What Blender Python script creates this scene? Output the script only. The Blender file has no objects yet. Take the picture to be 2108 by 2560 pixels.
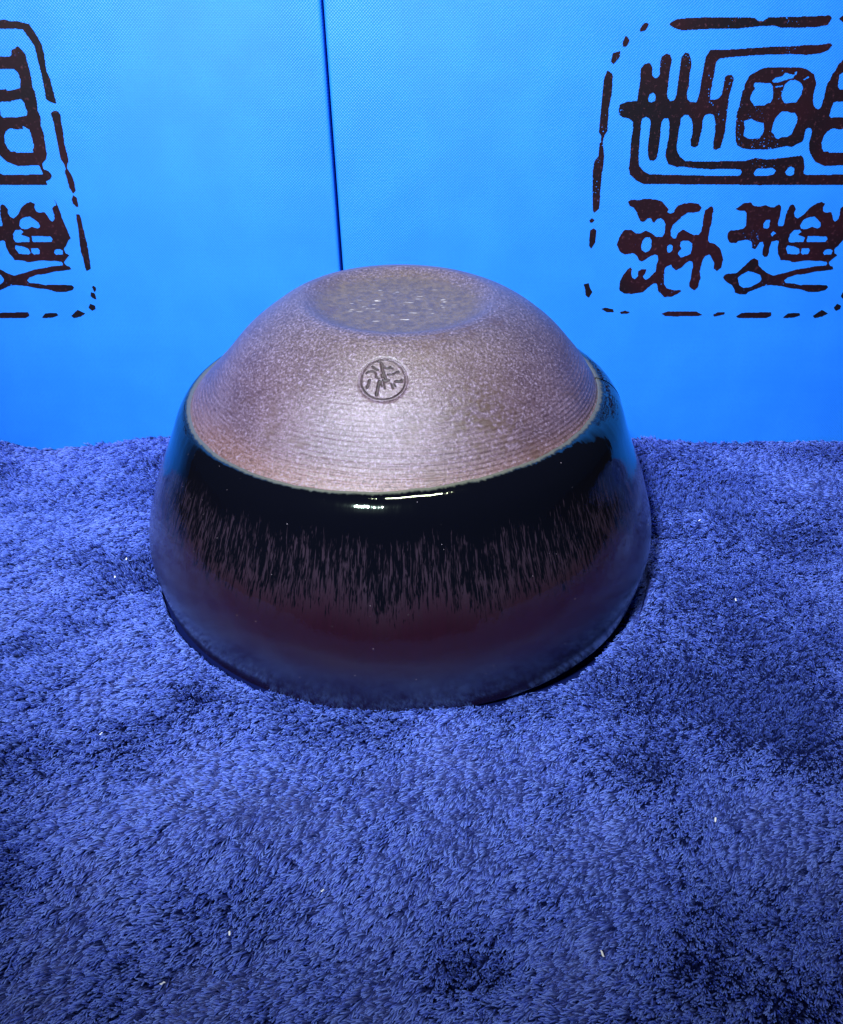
import bpy, bmesh, math, random
import numpy as np
from math import radians, pi, sin, cos

random.seed(7)
rng = np.random.default_rng(11)
scene = bpy.context.scene
S = 0.062                       # rim radius of the bowl in metres

# ------------------------------------------------------------------ camera
TH = 0.5794
cam_data = bpy.data.cameras.new('camera')
cam = bpy.data.objects.new('camera', cam_data)
scene.collection.objects.link(cam)
cam.location = (0.00525, -3.2579 * S, 2.2862 * S)
cam.rotation_euler = (pi / 2 - TH, 0, 0)
cam_data.sensor_fit = 'HORIZONTAL'
cam_data.sensor_width = 36.0
cam_data.lens = 36.0 * 2300.0 / 2108.0
cam_data.clip_start = 0.005
cam_data.clip_end = 20.0
scene.camera = cam

# ------------------------------------------------------------------ world: a dark room
world = bpy.data.worlds.new('World')
scene.world = world
world.use_nodes = True
bg = world.node_tree.nodes['Background']
bg.inputs['Color'].default_value = (0.30, 0.42, 1.0, 1)
bg.inputs['Strength'].default_value = 0.015

# ------------------------------------------------------------------ lamps
def aim(o, target):
    from mathutils import Vector
    d = Vector(target) - o.location
    o.rotation_euler = d.to_track_quat('-Z', 'Y').to_euler()

def spot(loc, target, power, color, size, angle, blend):
    d = bpy.data.lights.new('desk_lamp', 'SPOT')
    d.energy = power; d.color = color; d.shadow_soft_size = size
    d.spot_size = radians(angle); d.spot_blend = blend
    o = bpy.data.objects.new('desk_lamp', d); scene.collection.objects.link(o)
    o.location = loc; aim(o, target)
    return o

def area(name, loc, target, power, color, sx, sy):
    d = bpy.data.lights.new(name, 'AREA')
    d.shape = 'RECTANGLE'; d.size = sx; d.size_y = sy
    d.energy = power; d.color = color
    o = bpy.data.objects.new(name, d); scene.collection.objects.link(o)
    o.location = loc; aim(o, target)
    return o

spot((-0.125, -0.36, 0.41), (0.0, 0.075, 0.075), 37.0, (0.80, 0.87, 1.0), 0.024, 48.5, 1.0)
area('ceiling_lamp', (0.02, -0.12, 0.80), (0, 0, 0), 2.5, (1.0, 0.90, 0.75), 0.22, 0.05)

scene.view_settings.view_transform = 'Standard'
scene.view_settings.look = 'None'
scene.view_settings.exposure = 0.0
scene.view_settings.gamma = 1.0

# ------------------------------------------------------------------ helpers
def link(o, parent=None):
    scene.collection.objects.link(o)
    if parent is not None:
        o.parent = parent
    return o

def empty(name, loc=(0, 0, 0), rot=(0, 0, 0)):
    o = bpy.data.objects.new(name, None)
    o.location = loc; o.rotation_euler = rot; o.empty_display_size = 0.02
    return link(o)

def tag(o, label=None, cat=None, group=None, kind=None):
    if label: o['label'] = label
    if cat: o['category'] = cat
    if group: o['group'] = group
    if kind: o['kind'] = kind
    return o

def mesh_obj(name, verts, faces, mat, parent=None, smooth=True, uvs=None):
    me = bpy.data.meshes.new(name)
    me.from_pydata([tuple(v) for v in verts], [], [tuple(f) for f in faces])
    if uvs is not None:
        lay = me.uv_layers.new(name='UVMap')
        idx = np.empty(len(me.loops), dtype=np.int32)
        me.loops.foreach_get('vertex_index', idx)
        lay.data.foreach_set('uv', np.asarray(uvs, dtype=np.float32)[idx].ravel())
    me.polygons.foreach_set('use_smooth', [smooth] * len(me.polygons))
    me.materials.append(mat)
    me.update()
    return link(bpy.data.objects.new(name, me), parent)

class NT:
    """small wrapper for building node materials"""
    def __init__(self, name):
        self.m = bpy.data.materials.new(name); self.m.use_nodes = True
        self.t = self.m.node_tree; self.n = self.t.nodes
        self.b = self.n['Principled BSDF']
    def node(self, kind, ins=None, **kw):
        o = self.n.new(kind)
        for k, v in kw.items(): setattr(o, k, v)
        for k, v in (ins or {}).items():
            if isinstance(v, bpy.types.NodeSocket): self.t.links.new(v, o.inputs[k])
            else: o.inputs[k].default_value = v
        return o
    def set(self, **kw):
        for k, v in kw.items():
            k = k.replace('_', ' ')
            if isinstance(v, bpy.types.NodeSocket): self.t.links.new(v, self.b.inputs[k])
            else: self.b.inputs[k].default_value = v
    def math(self, op, a, b=0.0, c=0.0, clamp=False):
        return self.node('ShaderNodeMath', {0: a, 1: b, 2: c}, operation=op, use_clamp=clamp).outputs[0]
    def mr(self, v, a, b, c=0.0, d=1.0, smooth=True):
        return self.node('ShaderNodeMapRange', {0: v, 1: a, 2: b, 3: c, 4: d},
                         interpolation_type='SMOOTHSTEP' if smooth else 'LINEAR').outputs[0]
    def mix(self, f, a, b, blend='MIX'):
        o = self.n.new('ShaderNodeMix'); o.data_type = 'RGBA'; o.blend_type = blend
        for i, v in ((0, f), (6, a), (7, b)):
            if isinstance(v, bpy.types.NodeSocket): self.t.links.new(v, o.inputs[i])
            else: o.inputs[i].default_value = v if i == 0 else (tuple(v) + (1,))[:4]
        return o.outputs[2]
    def noise(self, vec, scale, detail=2.0, rough=0.5, dist=0.0):
        o = self.node('ShaderNodeTexNoise', {'Scale': scale, 'Detail': detail, 'Roughness': rough, 'Distortion': dist})
        if vec is not None: self.t.links.new(vec, o.inputs['Vector'])
        return o.outputs[0]
    def bump(self, h, strength, dist, normal=None):
        d = {'Height': h, 'Strength': strength, 'Distance': dist}
        if normal is not None: d['Normal'] = normal
        return self.node('ShaderNodeBump', d).outputs[0]

# smooth 2-D value noise for geometry
class Noise2:
    def __init__(self, seed, n=64):
        self.g = np.random.default_rng(seed).random((n, n)) * 2 - 1; self.k = n
    def __call__(self, x, y):
        x = np.asarray(x, float) + 1000.0; y = np.asarray(y, float) + 1000.0
        xi = np.floor(x).astype(int); yi = np.floor(y).astype(int)
        fx = x - xi; fy = y - yi
        fx = fx * fx * (3 - 2 * fx); fy = fy * fy * (3 - 2 * fy)
        k = self.k; g = self.g
        a = g[xi % k, yi % k]; b = g[(xi + 1) % k, yi % k]
        c = g[xi % k, (yi + 1) % k]; d = g[(xi + 1) % k, (yi + 1) % k]
        return (a * (1 - fx) + b * fx) * (1 - fy) + (c * (1 - fx) + d * fx) * fy

SEAL = {
 'R': [[(-3545,1895),(-3529,2012),(-3327,2090),(-3055,2110),(-3049,2476),(-3051,2930),(-2961,3035),(-2837,3043),(-2757,2968),(-2728,2742),(-2658,2685),(-2583,2685),(-2533,2780),(-2561,3080),(-2529,3210),(-2415,3277),(-2307,3247),(-2248,3117),(-2270,2893),(-2262,2476),(-2274,2322),(-2219,2168),(-2146,2102),(-2045,2129),(-2011,2245),(-2001,2552),(-2002,2930),(-2008,3173),(-1924,3303),(-1819,3284),(-1734,3136),(-1700,2968),(-1727,2818),(-1696,2476),(-1728,2322),(-1689,2149),(-1595,2083),(-1426,2083),(-1388,2245),(-1379,2590),(-1371,2930),(-1351,3192),(-1256,3369),(-824,3369),(-377,3395),(70,3421),(475,3450),(885,3450),(1248,3479),(1535,3479),(1775,3505),(1914,3523),(1978,3479),(1891,3358),(1702,3284),(1339,3247),(923,3266),(513,3258),(103,3247),(-304,3221),(-711,3192),(-974,3162),(-1056,3080),(-1054,2893),(-1066,2590),(-1085,2322),(-1065,2149),(-970,2137),(-849,2168),(-769,2265),(-754,2476),(-751,2704),(-699,2761),(-573,2753),(-503,2666),(-524,2476),(-553,2284),(-548,2012),(-536,1699),(-518,1341),(-541,1099),(-571,896),(-671,847),(-768,855),(-801,1059),(-790,1300),(-836,1580),(-908,1758),(-1019,1785),(-1142,1758),(-1183,1619),(-1167,1381),(-1193,1139),(-1208,957),(-1308,904),(-1415,957),(-1445,1099),(-1418,1260),(-1442,1500),(-1509,1659),(-1609,1758),(-1715,1758),(-1789,1679),(-1800,1461),(-1807,1220),(-1810,937),(-1767,794),(-1660,650),(-1514,547),(-1294,536),(-685,536),(185,544),(453,627),(787,585),(1214,627),(1553,668),(1743,693),(1824,618),(1908,370),(1914,203),(2009,169),(2448,169),(3059,182),(4197,190),(4271,-93),(3126,-101),(2068,-101),(1185,-101),(747,-114),(-140,-93),(-1022,-93),(-1905,-84),(-2611,-84),(-2821,13),(-3039,182),(-3083,370),(-3088,783),(-3108,1026),(-3095,1389),(-3108,1568),(-3213,1659),(-3430,1699),(-3524,1777)],[(-236,1359),(-243,1472),(-262,1679),(-271,1821),(-236,1962),(-236,2150),(-216,2274),(-218,2374),(-178,2390),(-188,2489),(-157,2597),(-93,2749),(36,2817),(133,2877),(249,2923),(377,2948),(662,2938),(995,2938),(1193,2945),(1384,2908),(1514,2847),(1637,2779),(1706,2658),(1755,2551),(1747,2397),(1749,2274),(1751,2150),(1792,2025),(1868,1931),(1952,1896),(2010,1939),(2030,2041),(2040,2181),(2042,2320),(2044,2459),(2062,2566),(2111,2642),(2133,2764),(2195,2855),(2243,3005),(2341,3125),(2426,3214),(2920,3222),(3621,426),(3096,426),(2815,426),(2469,410),(2335,460),(2180,526),(2067,642),(1981,758),(1921,873),(1894,1036),(1901,1198),(1904,1343),(1854,1416),(1776,1416),(1721,1392),(1720,1279),(1717,1133),(1705,1069),(1603,1020),(1424,922),(1272,946),(1072,905),(890,865),(561,856),(266,856),(34,889),(-119,971),(-171,1069)],[(146,-783),(256,-703),(363,-613),(565,-593),(643,-683),(834,-713),(989,-663),(1167,-733),(1270,-733),(1376,-643),(1446,-683),(1482,-783),(1482,-965),(1465,-1189),(1502,-1270),(1626,-1266),(1648,-1168),(1637,-965),(1672,-783),(1729,-663),(1807,-639),(1909,-783),(1873,-904),(1925,-1005),(2017,-1046),(2161,-945),(2286,-763),(2461,-623),(2616,-579),(2731,-633),(2681,-733),(2706,-844),(2808,-884),(2959,-864),(3018,-985),(3067,-1107),(3136,-1138),(3203,-1066),(3215,-945),(3193,-763),(3253,-703),(3375,-663),(3600,-1600),(3486,-1683),(3369,-1861),(3291,-1934),(3331,-2061),(3430,-2124),(3307,-2230),(3215,-2337),(3256,-2422),(3361,-2465),(3413,-2551),(3197,-2583),(2884,-2615),(2580,-2691),(2328,-2713),(2089,-2799),(1989,-2886),(2059,-2963),(2321,-2984),(2503,-3028),(2780,-3017),(3081,-3017),(3323,-3039),(3378,-3094),(3312,-3182),(3068,-3248),(2785,-3237),(2531,-3160),(2243,-3127),(1950,-3061),(1577,-3028),(1371,-3072),(1213,-3149),(1012,-3226),(920,-3314),(725,-3314),(564,-3259),(539,-3182),(437,-3028),(271,-2941),(145,-2832),(123,-2767),(207,-2691),(522,-2659),(663,-2497),(770,-2379),(873,-2251),(971,-2209),(1102,-2283),(1128,-2422),(1270,-2551),(1466,-2680),(1649,-2741),(1810,-2691),(2056,-2637),(2294,-2551),(2583,-2508),(2848,-2454),(3162,-2433),(3182,-2379),(3149,-2326),(2982,-2294),(2492,-2283),(2164,-2337),(1983,-2283),(1745,-2262),(1734,-2209),(1645,-2082),(1596,-1892),(1590,-1704),(1523,-1683),(1384,-1725),(1354,-1892),(1366,-2061),(1342,-2156),(1262,-2177),(1184,-2103),(1164,-1997),(1177,-1850),(1134,-1735),(1050,-1735),(988,-1850),(943,-1945),(831,-1913),(815,-1767),(771,-1704),(638,-1663),(394,-1704),(342,-1767),(149,-1746),(54,-1621),(39,-1476),(109,-1394),(336,-1383),(494,-1332),(541,-1250),(518,-1066),(494,-904),(422,-824),(300,-834)],[(-3008,-573),(-2892,-513),(-2684,-533),(-2525,-493),(-2237,-503),(-2024,-563),(-1904,-683),(-1788,-783),(-1818,-864),(-1728,-914),(-1630,-874),(-1612,-783),(-1534,-683),(-1378,-623),(-1155,-603),(-945,-633),(-834,-753),(-890,-854),(-1071,-884),(-1236,-884),(-1384,-1005),(-1490,-1127),(-1600,-1229),(-1643,-1373),(-1630,-1538),(-1543,-1631),(-1459,-1631),(-1430,-1476),(-1290,-1363),(-1109,-1455),(-951,-1528),(-807,-1517),(-739,-1414),(-737,-1229),(-742,-1005),(-730,-824),(-603,-713),(-533,-703),(-485,-803),(-490,-965),(-474,-1189),(-506,-1311),(-507,-1497),(-501,-1663),(-456,-1746),(-281,-1788),(-113,-1913),(-35,-2061),(40,-2251),(27,-2486),(-81,-2605),(-202,-2519),(-208,-2358),(-349,-2145),(-398,-2103),(-518,-2145),(-572,-2273),(-587,-2443),(-603,-2615),(-537,-2832),(-569,-2897),(-563,-3072),(-672,-3204),(-840,-3094),(-867,-2984),(-844,-2854),(-845,-2637),(-832,-2443),(-873,-2315),(-961,-2294),(-1058,-2358),(-1184,-2508),(-1323,-2583),(-1443,-2486),(-1496,-2411),(-1618,-2454),(-1671,-2529),(-1653,-2745),(-1630,-2984),(-1525,-3127),(-1368,-3171),(-1213,-3193),(-1087,-3171),(-1068,-3226),(-1196,-3314),(-1336,-3392),(-1573,-3403),(-1650,-3314),(-1770,-3226),(-1809,-3094),(-1845,-2984),(-1953,-2984),(-2108,-3116),(-2221,-3248),(-2560,-3303),(-2799,-3292),(-2960,-3204),(-2969,-3028),(-2971,-2919),(-2888,-2702),(-2777,-2551),(-2700,-2486),(-2649,-2551),(-2655,-2680),(-2608,-2810),(-2529,-2843),(-2442,-2767),(-2460,-2615),(-2352,-2540),(-2212,-2551),(-2231,-2659),(-2292,-2767),(-2205,-2865),(-2114,-2821),(-2030,-2723),(-1937,-2615),(-1931,-2422),(-1898,-2273),(-1939,-2124),(-2026,-2103),(-2166,-2166),(-2380,-2315),(-2470,-2273),(-2550,-2145),(-2665,-2061),(-2914,-2103),(-3072,-2018),(-3189,-1819),(-3139,-1600),(-3054,-1435),(-2997,-1383),(-2788,-1383),(-2651,-1486),(-2525,-1486),(-2391,-1394),(-2192,-1476),(-2053,-1579),(-1865,-1579),(-1816,-1476),(-1832,-1209),(-1888,-1107),(-2001,-1036),(-2099,-1076),(-2169,-1178),(-2214,-1148),(-2269,-1046),(-2372,-1046),(-2463,-1148),(-2570,-1127),(-2647,-1005),(-2729,-844),(-2824,-733),(-2932,-693)]],
 'RH': [[(-2767,2168),(-2739,2284),(-2639,2322),(-2577,2265),(-2569,2110),(-2670,2071),(-2736,2090)],[(-2872,1659),(-2771,1706),(-2659,1659),(-2614,1540),(-2624,1220),(-2612,896),(-2586,691),(-2517,559),(-2407,547),(-2328,609),(-2301,896),(-2312,1300),(-2316,1580),(-2255,1667),(-2149,1667),(-2097,1540),(-2065,1220),(-2085,896),(-2100,691),(-1981,464),(-1743,386),(-1534,391),(-1267,357),(-736,320),(-302,336),(95,320),(152,244),(103,152),(-180,140),(-1060,152),(-1853,169),(-2469,182),(-2654,265),(-2806,432),(-2843,660),(-2855,896),(-2869,1220),(-2878,1540)],[(489,203),(551,336),(1006,357),(1108,286),(1063,182),(874,140),(544,140)],[(1379,244),(1441,370),(1521,403),(1620,349),(1646,182),(1554,140),(1440,161)],[(61,2505),(83,2566),(200,2566),(504,2558),(584,2489),(642,2243),(643,2150),(601,2064),(504,2041),(445,1994),(175,1986),(37,2134),(37,2274),(70,2366),(120,2413)],[(863,2274),(886,2413),(911,2535),(994,2619),(1157,2642),(1267,2597),(1376,2520),(1417,2428),(1403,2274),(1345,2150),(1311,2072),(992,2056),(894,2165)],[(-43,1599),(152,1655),(319,1583),(514,1551),(553,1392),(549,1279),(472,1142),(180,1133),(19,1214),(18,1408)],[(784,1311),(783,1488),(817,1663),(952,1837),(1087,1845),(1231,1805),(1315,1813),(1422,1710),(1430,1551),(1379,1343),(1348,1247),(1241,1182),(1087,1174),(992,1133),(918,1158),(866,1247)],[(543,2612),(612,2688),(803,2734),(853,2817),(994,2779),(1131,2764),(1097,2688),(892,2627),(703,2566),(586,2566)],[(655,2474),(850,2505),(873,2474),(678,2443)],[(1375,2642),(1505,2734),(1530,2696),(1411,2627)],[(1110,2824),(1164,2847),(1176,2749),(1140,2764)],[(2356,2489),(2334,2764),(2413,2824),(3018,2832),(3123,2413),(2420,2397)],[(2297,1726),(2305,1915),(2341,2087),(3203,2095),(3303,1694),(2349,1687)],[(2240,1036),(2268,1214),(2329,1327),(2480,1416),(2608,1383),(3203,1408),(3360,774),(2508,774),(2465,807),(2365,791),(2294,873)],[(1043,-1209),(1094,-1097),(1225,-1076),(1212,-1168),(1236,-1291),(1185,-1352),(1065,-1322)],[(1318,-1497),(1375,-1414),(1483,-1486),(1406,-1517),(1378,-1590)],[(2122,-1250),(2191,-1087),(2321,-1016),(2503,-995),(2631,-1107),(2707,-1168),(2735,-1291),(2663,-1342),(2485,-1291),(2334,-1363),(2184,-1342)],[(1871,-1642),(1882,-1497),(1984,-1383),(2149,-1373),(2204,-1435),(2117,-1517),(2344,-1600),(2329,-1725),(2121,-1735),(1903,-1746)],[(2419,-1704),(2419,-1559),(2628,-1559),(2965,-1569),(3024,-1642),(2982,-1735),(2583,-1735),(2436,-1735)],[(1858,-1934),(1868,-1829),(1998,-1850),(2108,-1871),(2248,-1934),(2285,-2061),(2220,-2103),(1941,-2082)],[(2312,-2040),(2319,-1924),(2517,-1913),(2573,-1976),(2535,-2092),(2368,-2103)],[(2978,-2040),(3032,-1955),(3175,-1934),(3253,-1997),(3235,-2103),(3026,-2114)],[(570,-2810),(679,-2702),(854,-2605),(1031,-2637),(1239,-2723),(1307,-2854),(1259,-2941),(1009,-3094),(819,-3116),(678,-3050),(622,-2919)],[(-2457,-1871),(-2446,-1704),(-2366,-1590),(-2239,-1600),(-2169,-1683),(-2159,-1892),(-2209,-1997),(-2309,-2040),(-2422,-1976)],[(-1674,-1976),(-1681,-1850),(-1604,-1798),(-1523,-1850),(-1515,-1976),(-1570,-2040),(-1644,-2040)],[(-1310,-1725),(-1241,-1694),(-1094,-1694),(-957,-1767),(-942,-1934),(-961,-2082),(-1089,-2145),(-1230,-2198),(-1331,-2082),(-1322,-1997),(-1247,-1934),(-1302,-1850)]],
 'RB': [[(-2451,3977),(-2283,4084),(-1965,4120),(-1279,4130),(-633,4138),(-205,4120),(-111,4048),(13,4037),(136,4130),(740,4145),(1303,4155),(1742,4180),(1817,4120),(1753,3959),(1440,3905),(550,3887),(336,3941),(-107,3923),(-626,3869),(-1236,3869),(-2084,3832),(-2296,3887)],[(2003,4102),(2091,4173),(2256,4226),(3068,4209),(3123,3994),(2148,4002)],[(-3198,3887),(-3084,4012),(-2978,3977),(-3041,3832),(-3187,3796)],[(-3620,3560),(-3556,3713),(-3440,3589),(-3505,3450),(-3607,3439)],[(-3884,3080),(-3857,3284),(-3657,3340),(-3661,3192),(-3808,3024)],[(-3958,2874),(-3802,2780),(-3774,2322),(-3817,1934),(-3797,1341),(-3870,1220),(-3903,998),(-3946,998),(-3956,1220),(-4028,1300),(-4026,1699),(-4027,2129),(-4036,2628)],[(-3979,1028),(-3893,1028),(-3812,660),(-3826,244),(-3827,-263),(-3820,-781),(-3943,-890),(-3994,-824),(-4058,-263),(-4102,286),(-4082,536),(-3986,660)],[(-4066,-1110),(-3996,-1044),(-3910,-1097),(-3983,-1176),(-4042,-1167)],[(-4020,-1398),(-3923,-1332),(-3826,-1398),(-3836,-1758),(-3933,-1931),(-4009,-1849)],[(-4063,-3009),(-3904,-2962),(-3867,-3104),(-3769,-3248),(-3860,-3430),(-3976,-3343),(-4003,-3152)],[(-3448,-3779),(-3335,-3731),(-3069,-3789),(-3059,-3877),(-3272,-3877)],[(-2870,-3877),(-2709,-3828),(-2552,-3877),(-2626,-3936),(-2816,-3936)],[(-1583,-3926),(-1380,-3853),(-527,-3853),(-296,-3965),(-409,-4000),(-1167,-4015),(-1455,-4000)],[(3,-3965),(142,-3887),(377,-3877),(366,-3951),(70,-4024)],[(725,-4024),(903,-3902),(1799,-3877),(1823,-4000),(1693,-4064),(839,-4074)],[(2190,-4049),(2328,-3916),(2681,-3902),(2713,-3985),(2546,-4049),(2218,-4074)],[(3106,-4000),(3346,-3804),(3564,-3926),(3396,-4024),(3170,-4074)],[(3684,-3731),(3774,-3609),(3909,-3682),(3909,-3779),(3782,-3843)],[(3821,-3367),(3858,-3248),(3982,-3295),(3981,-3488),(3875,-3440)]],
 'L': [[(2423,3192),(2627,3202),(2873,3202),(2936,3233),(2964,3353),(3078,3413),(3165,3453),(3245,3363),(3314,3273),(3322,3112),(3338,2929),(3351,2683),(3324,2456),(3370,2352),(3372,2100),(3344,1867),(3388,1697),(3342,1481),(3381,1286),(3369,1067),(3358,846),(3348,691),(3289,579),(3175,489),(3165,331),(3308,274),(3362,195),(3365,126),(3307,46),(3152,-11),(2581,1),(1862,-11),(1264,-11),(1321,218),(1916,218),(2350,245),(2887,252),(2952,331),(2962,433),(2896,512),(2343,523),(2154,624),(2031,702),(1854,846)],[(1412,-1153),(1592,-1145),(1665,-1136),(1713,-1084),(1723,-927),(1720,-755),(1760,-550),(1794,-516),(1897,-601),(1926,-704),(1929,-841),(1964,-919),(2052,-919),(2188,-790),(2268,-669),(2418,-550),(2467,-490),(2590,-485),(2666,-541),(2624,-610),(2614,-738),(2737,-781),(2828,-764),(2888,-815),(2917,-927),(2973,-1040),(3035,-1040),(3101,-979),(3116,-824),(3113,-669),(3127,-558),(3201,-502),(3305,-507),(3356,-601),(3380,-738),(3416,-910),(3407,-1084),(3409,-1293),(3409,-1469),(3357,-1682),(3269,-1807),(3252,-1932),(3371,-2013),(3212,-2131),(3183,-2185),(3205,-2258),(3310,-2322),(3370,-2386),(3279,-2477),(2912,-2486),(2536,-2542),(2329,-2569),(2149,-2643),(2127,-2717),(2169,-2800),(2403,-2819),(2556,-2875),(2756,-2884),(3019,-2856),(3288,-2888),(3401,-2968),(3329,-3052),(3158,-3080),(2939,-3071),(2766,-3015),(2441,-2987),(2196,-2931),(1953,-2865),(1826,-2819),(1712,-2875),(1598,-2893),(1390,-2996),(1235,-3109),(1120,-3127),(922,-3184),(972,-2977),(1167,-2931),(1333,-2847),(1531,-2745),(1537,-2643),(1430,-2514),(1352,-2459),(1281,-2450),(1110,-2404),(1172,-2149),(1322,-2276),(1472,-2413),(1635,-2496),(1782,-2569),(1855,-2569),(1961,-2505),(2121,-2523),(2305,-2431),(2464,-2367),(2763,-2331),(3132,-2304),(3167,-2222),(3123,-2167),(3056,-2140),(2624,-2131),(2256,-2158),(1992,-2122),(1876,-2077),(1811,-1968),(1763,-1861),(1742,-1682),(1690,-1558),(1625,-1531),(1543,-1575),(1522,-1664),(1520,-1825),(1520,-2013),(1464,-1986),(1400,-1950),(1233,-1897)]],
 'LH': [[(1994,2909),(2917,2909),(3018,2807),(3043,2622),(2990,2435),(2725,2373),(1857,2362)],[(1797,2121),(2374,2143),(2664,2111),(2950,2159),(3019,2058),(3025,1931),(3052,1846),(3017,1739),(2872,1712),(1694,1707)],[(2107,1067),(2178,1416),(2351,1460),(2416,1438),(2518,1481),(2820,1481),(3005,1373),(3024,1199),(3041,957),(2998,869),(2881,813),(2298,835),(2157,935)],[(2147,-1084),(2219,-962),(2320,-867),(2522,-876),(2568,-945),(2652,-927),(2700,-1031),(2722,-1136),(2656,-1232),(2516,-1223),(2468,-1197),(2243,-1249),(2148,-1197)],[(1958,-1328),(2032,-1241),(2126,-1293),(2196,-1381),(2257,-1346),(2344,-1434),(2375,-1540),(2341,-1611),(2170,-1575),(2036,-1611),(1967,-1602),(1943,-1469)],[(2458,-1364),(2499,-1381),(2596,-1425),(2775,-1425),(2918,-1425),(2969,-1522),(2952,-1602),(2841,-1620),(2500,-1620),(2442,-1558)],[(1961,-1664),(2008,-1655),(2168,-1744),(2293,-1744),(2348,-1825),(2315,-1932),(2228,-1959),(2039,-1915),(1956,-1807)],[(2391,-1789),(2505,-1762),(2583,-1816),(2609,-1906),(2552,-1959),(2460,-1968),(2373,-1915)],[(2966,-1879),(3017,-1807),(3181,-1798),(3227,-1879),(3182,-1968),(3070,-1986),(2976,-1959)]],
 'LB': [[(2284,4072),(2834,4072),(2968,4082),(3068,4043),(3266,4043),(3434,4008),(3570,3975),(3659,3828),(3749,3631),(3803,3473),(3816,3273),(3799,3031),(3800,2827),(3849,2683),(3863,2477),(3883,2248),(3897,2037),(3734,2079),(3635,2153),(3644,2518),(3638,2807),(3623,3051),(3615,3273),(3599,3453),(3554,3552),(3474,3691),(3378,3858),(3116,3867),(2786,3871),(2233,3867)],[(3687,1804),(3816,1867),(3913,1836),(3948,1761),(3932,1589),(3928,1286),(3906,1001),(3927,758),(3932,523),(3883,478),(3846,354),(3933,195),(3976,-11),(3974,-265),(3906,-306),(3808,-195),(3794,35),(3764,240),(3806,331),(3786,467),(3719,601),(3714,979),(3719,1286),(3719,1568)],[(3809,-178),(3975,-178),(3984,-262),(3908,-338),(3873,-338)],[(3881,-388),(3971,-465),(3974,-584),(3972,-729),(3896,-712),(3818,-618),(3808,-516)],[(3853,-936),(3959,-936),(3981,-1049),(3984,-1311),(4000,-1558),(4017,-1753),(4019,-1932),(4002,-2167),(3997,-2532),(3846,-2606),(3816,-2477),(3819,-2222),(3785,-2023),(3801,-1753),(3841,-1364),(3846,-1153)],[(3846,-3146),(3975,-3043),(4037,-3109),(4020,-3203),(3932,-3278),(3850,-3222)],[(3760,-3506),(3826,-3449),(3894,-3582),(3869,-3669),(3760,-3602)],[(3233,-3745),(3329,-3717),(3437,-3640),(3537,-3697),(3609,-3794),(3543,-3861),(3244,-3861)],[(2413,-3813),(2517,-3765),(2655,-3726),(2763,-3745),(2856,-3842),(2820,-3880),(2621,-3890),(2438,-3871)],[(1092,-3794),(1191,-3688),(1639,-3688),(2007,-3707),(2053,-3794),(2018,-3871),(1468,-3861),(1116,-3851)]],
 'div': [(2314,3597),(4168,-4131)],
}

# ================================================================== MATERIALS
def mat_fleece(name, hair):
    m = NT(name)
    geo = m.node('ShaderNodeNewGeometry')
    pos = geo.outputs['Position']
    big = m.noise(pos, 28.0, 3.0, 0.55)
    f = m.mr(big, 0.3, 0.7)
    c = m.mix(f, (0.062, 0.118, 0.58), (0.092, 0.160, 0.70))
    if hair:
        info = m.node('ShaderNodeHairInfo')
        r = info.outputs['Random']
        c = m.mix(m.mr(r, 0.0, 1.0), c, m.mix(0.6, c, (0.20, 0.34, 0.92)))
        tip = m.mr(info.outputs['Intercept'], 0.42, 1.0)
        c = m.mix(tip, m.mix(0.88, c, (0.006, 0.011, 0.10)), c)  # roots painted darker to deepen the shade between tufts
    m.set(Base_Color=c, Roughness=0.55, Specular_IOR_Level=0.35)
    return m.m

def mat_box():
    m = NT('printed_cloth')
    tc = m.node('ShaderNodeTexCoord').outputs['Object']
    sep = m.node('ShaderNodeSeparateXYZ', {0: tc})
    k = 2 * pi / 0.00080
    # a plain weave of fine threads
    wx = m.math('SINE', m.math('MULTIPLY', sep.outputs[0], k))
    wz = m.math('SINE', m.math('MULTIPLY', sep.outputs[2], k))
    weave = m.math('MULTIPLY', wx, wz)
    n1 = m.noise(tc, 60.0, 4.0, 0.6)
    n2 = m.noise(tc, 1400.0, 2.0, 0.6)
    c = m.mix(m.mr(n1, 0.3, 0.7), (0.0095, 0.170, 0.74), (0.0135, 0.194, 0.76))
    c = m.mix(m.mr(n2, 0.45, 0.70, 0.0, 0.45), c, (0.008, 0.150, 0.66))
    c = m.mix(m.mr(weave, -0.1, -0.9, 0.0, 0.40), c, (0.005, 0.105, 0.52))
    h = m.math('ADD', m.math('MULTIPLY', weave, 0.6), m.math('MULTIPLY', n2, 1.0))
    m.set(Base_Color=c, Roughness=0.50, Specular_IOR_Level=0.35, Normal=m.bump(h, 0.5, 0.00014))
    return m.m

def mat_ink():
    m = NT('seal_ink')
    tc = m.node('ShaderNodeTexCoord').outputs['Object']
    n = m.noise(tc, 900.0, 3.0, 0.7)
    big = m.noise(tc, 35.0, 2.0, 0.5)
    c = m.mix(m.mr(big, 0.35, 0.65), (0.002, 0.0006, 0.003), (0.012, 0.0010, 0.004))
    c = m.mix(m.mr(n, 0.56, 0.72, 0.0, 0.6), c, (0.07, 0.022, 0.036))
    m.set(Base_Color=c, Roughness=0.55, Specular_IOR_Level=0.2, Normal=m.bump(n, 0.3, 0.0001))
    return m.m

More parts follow.
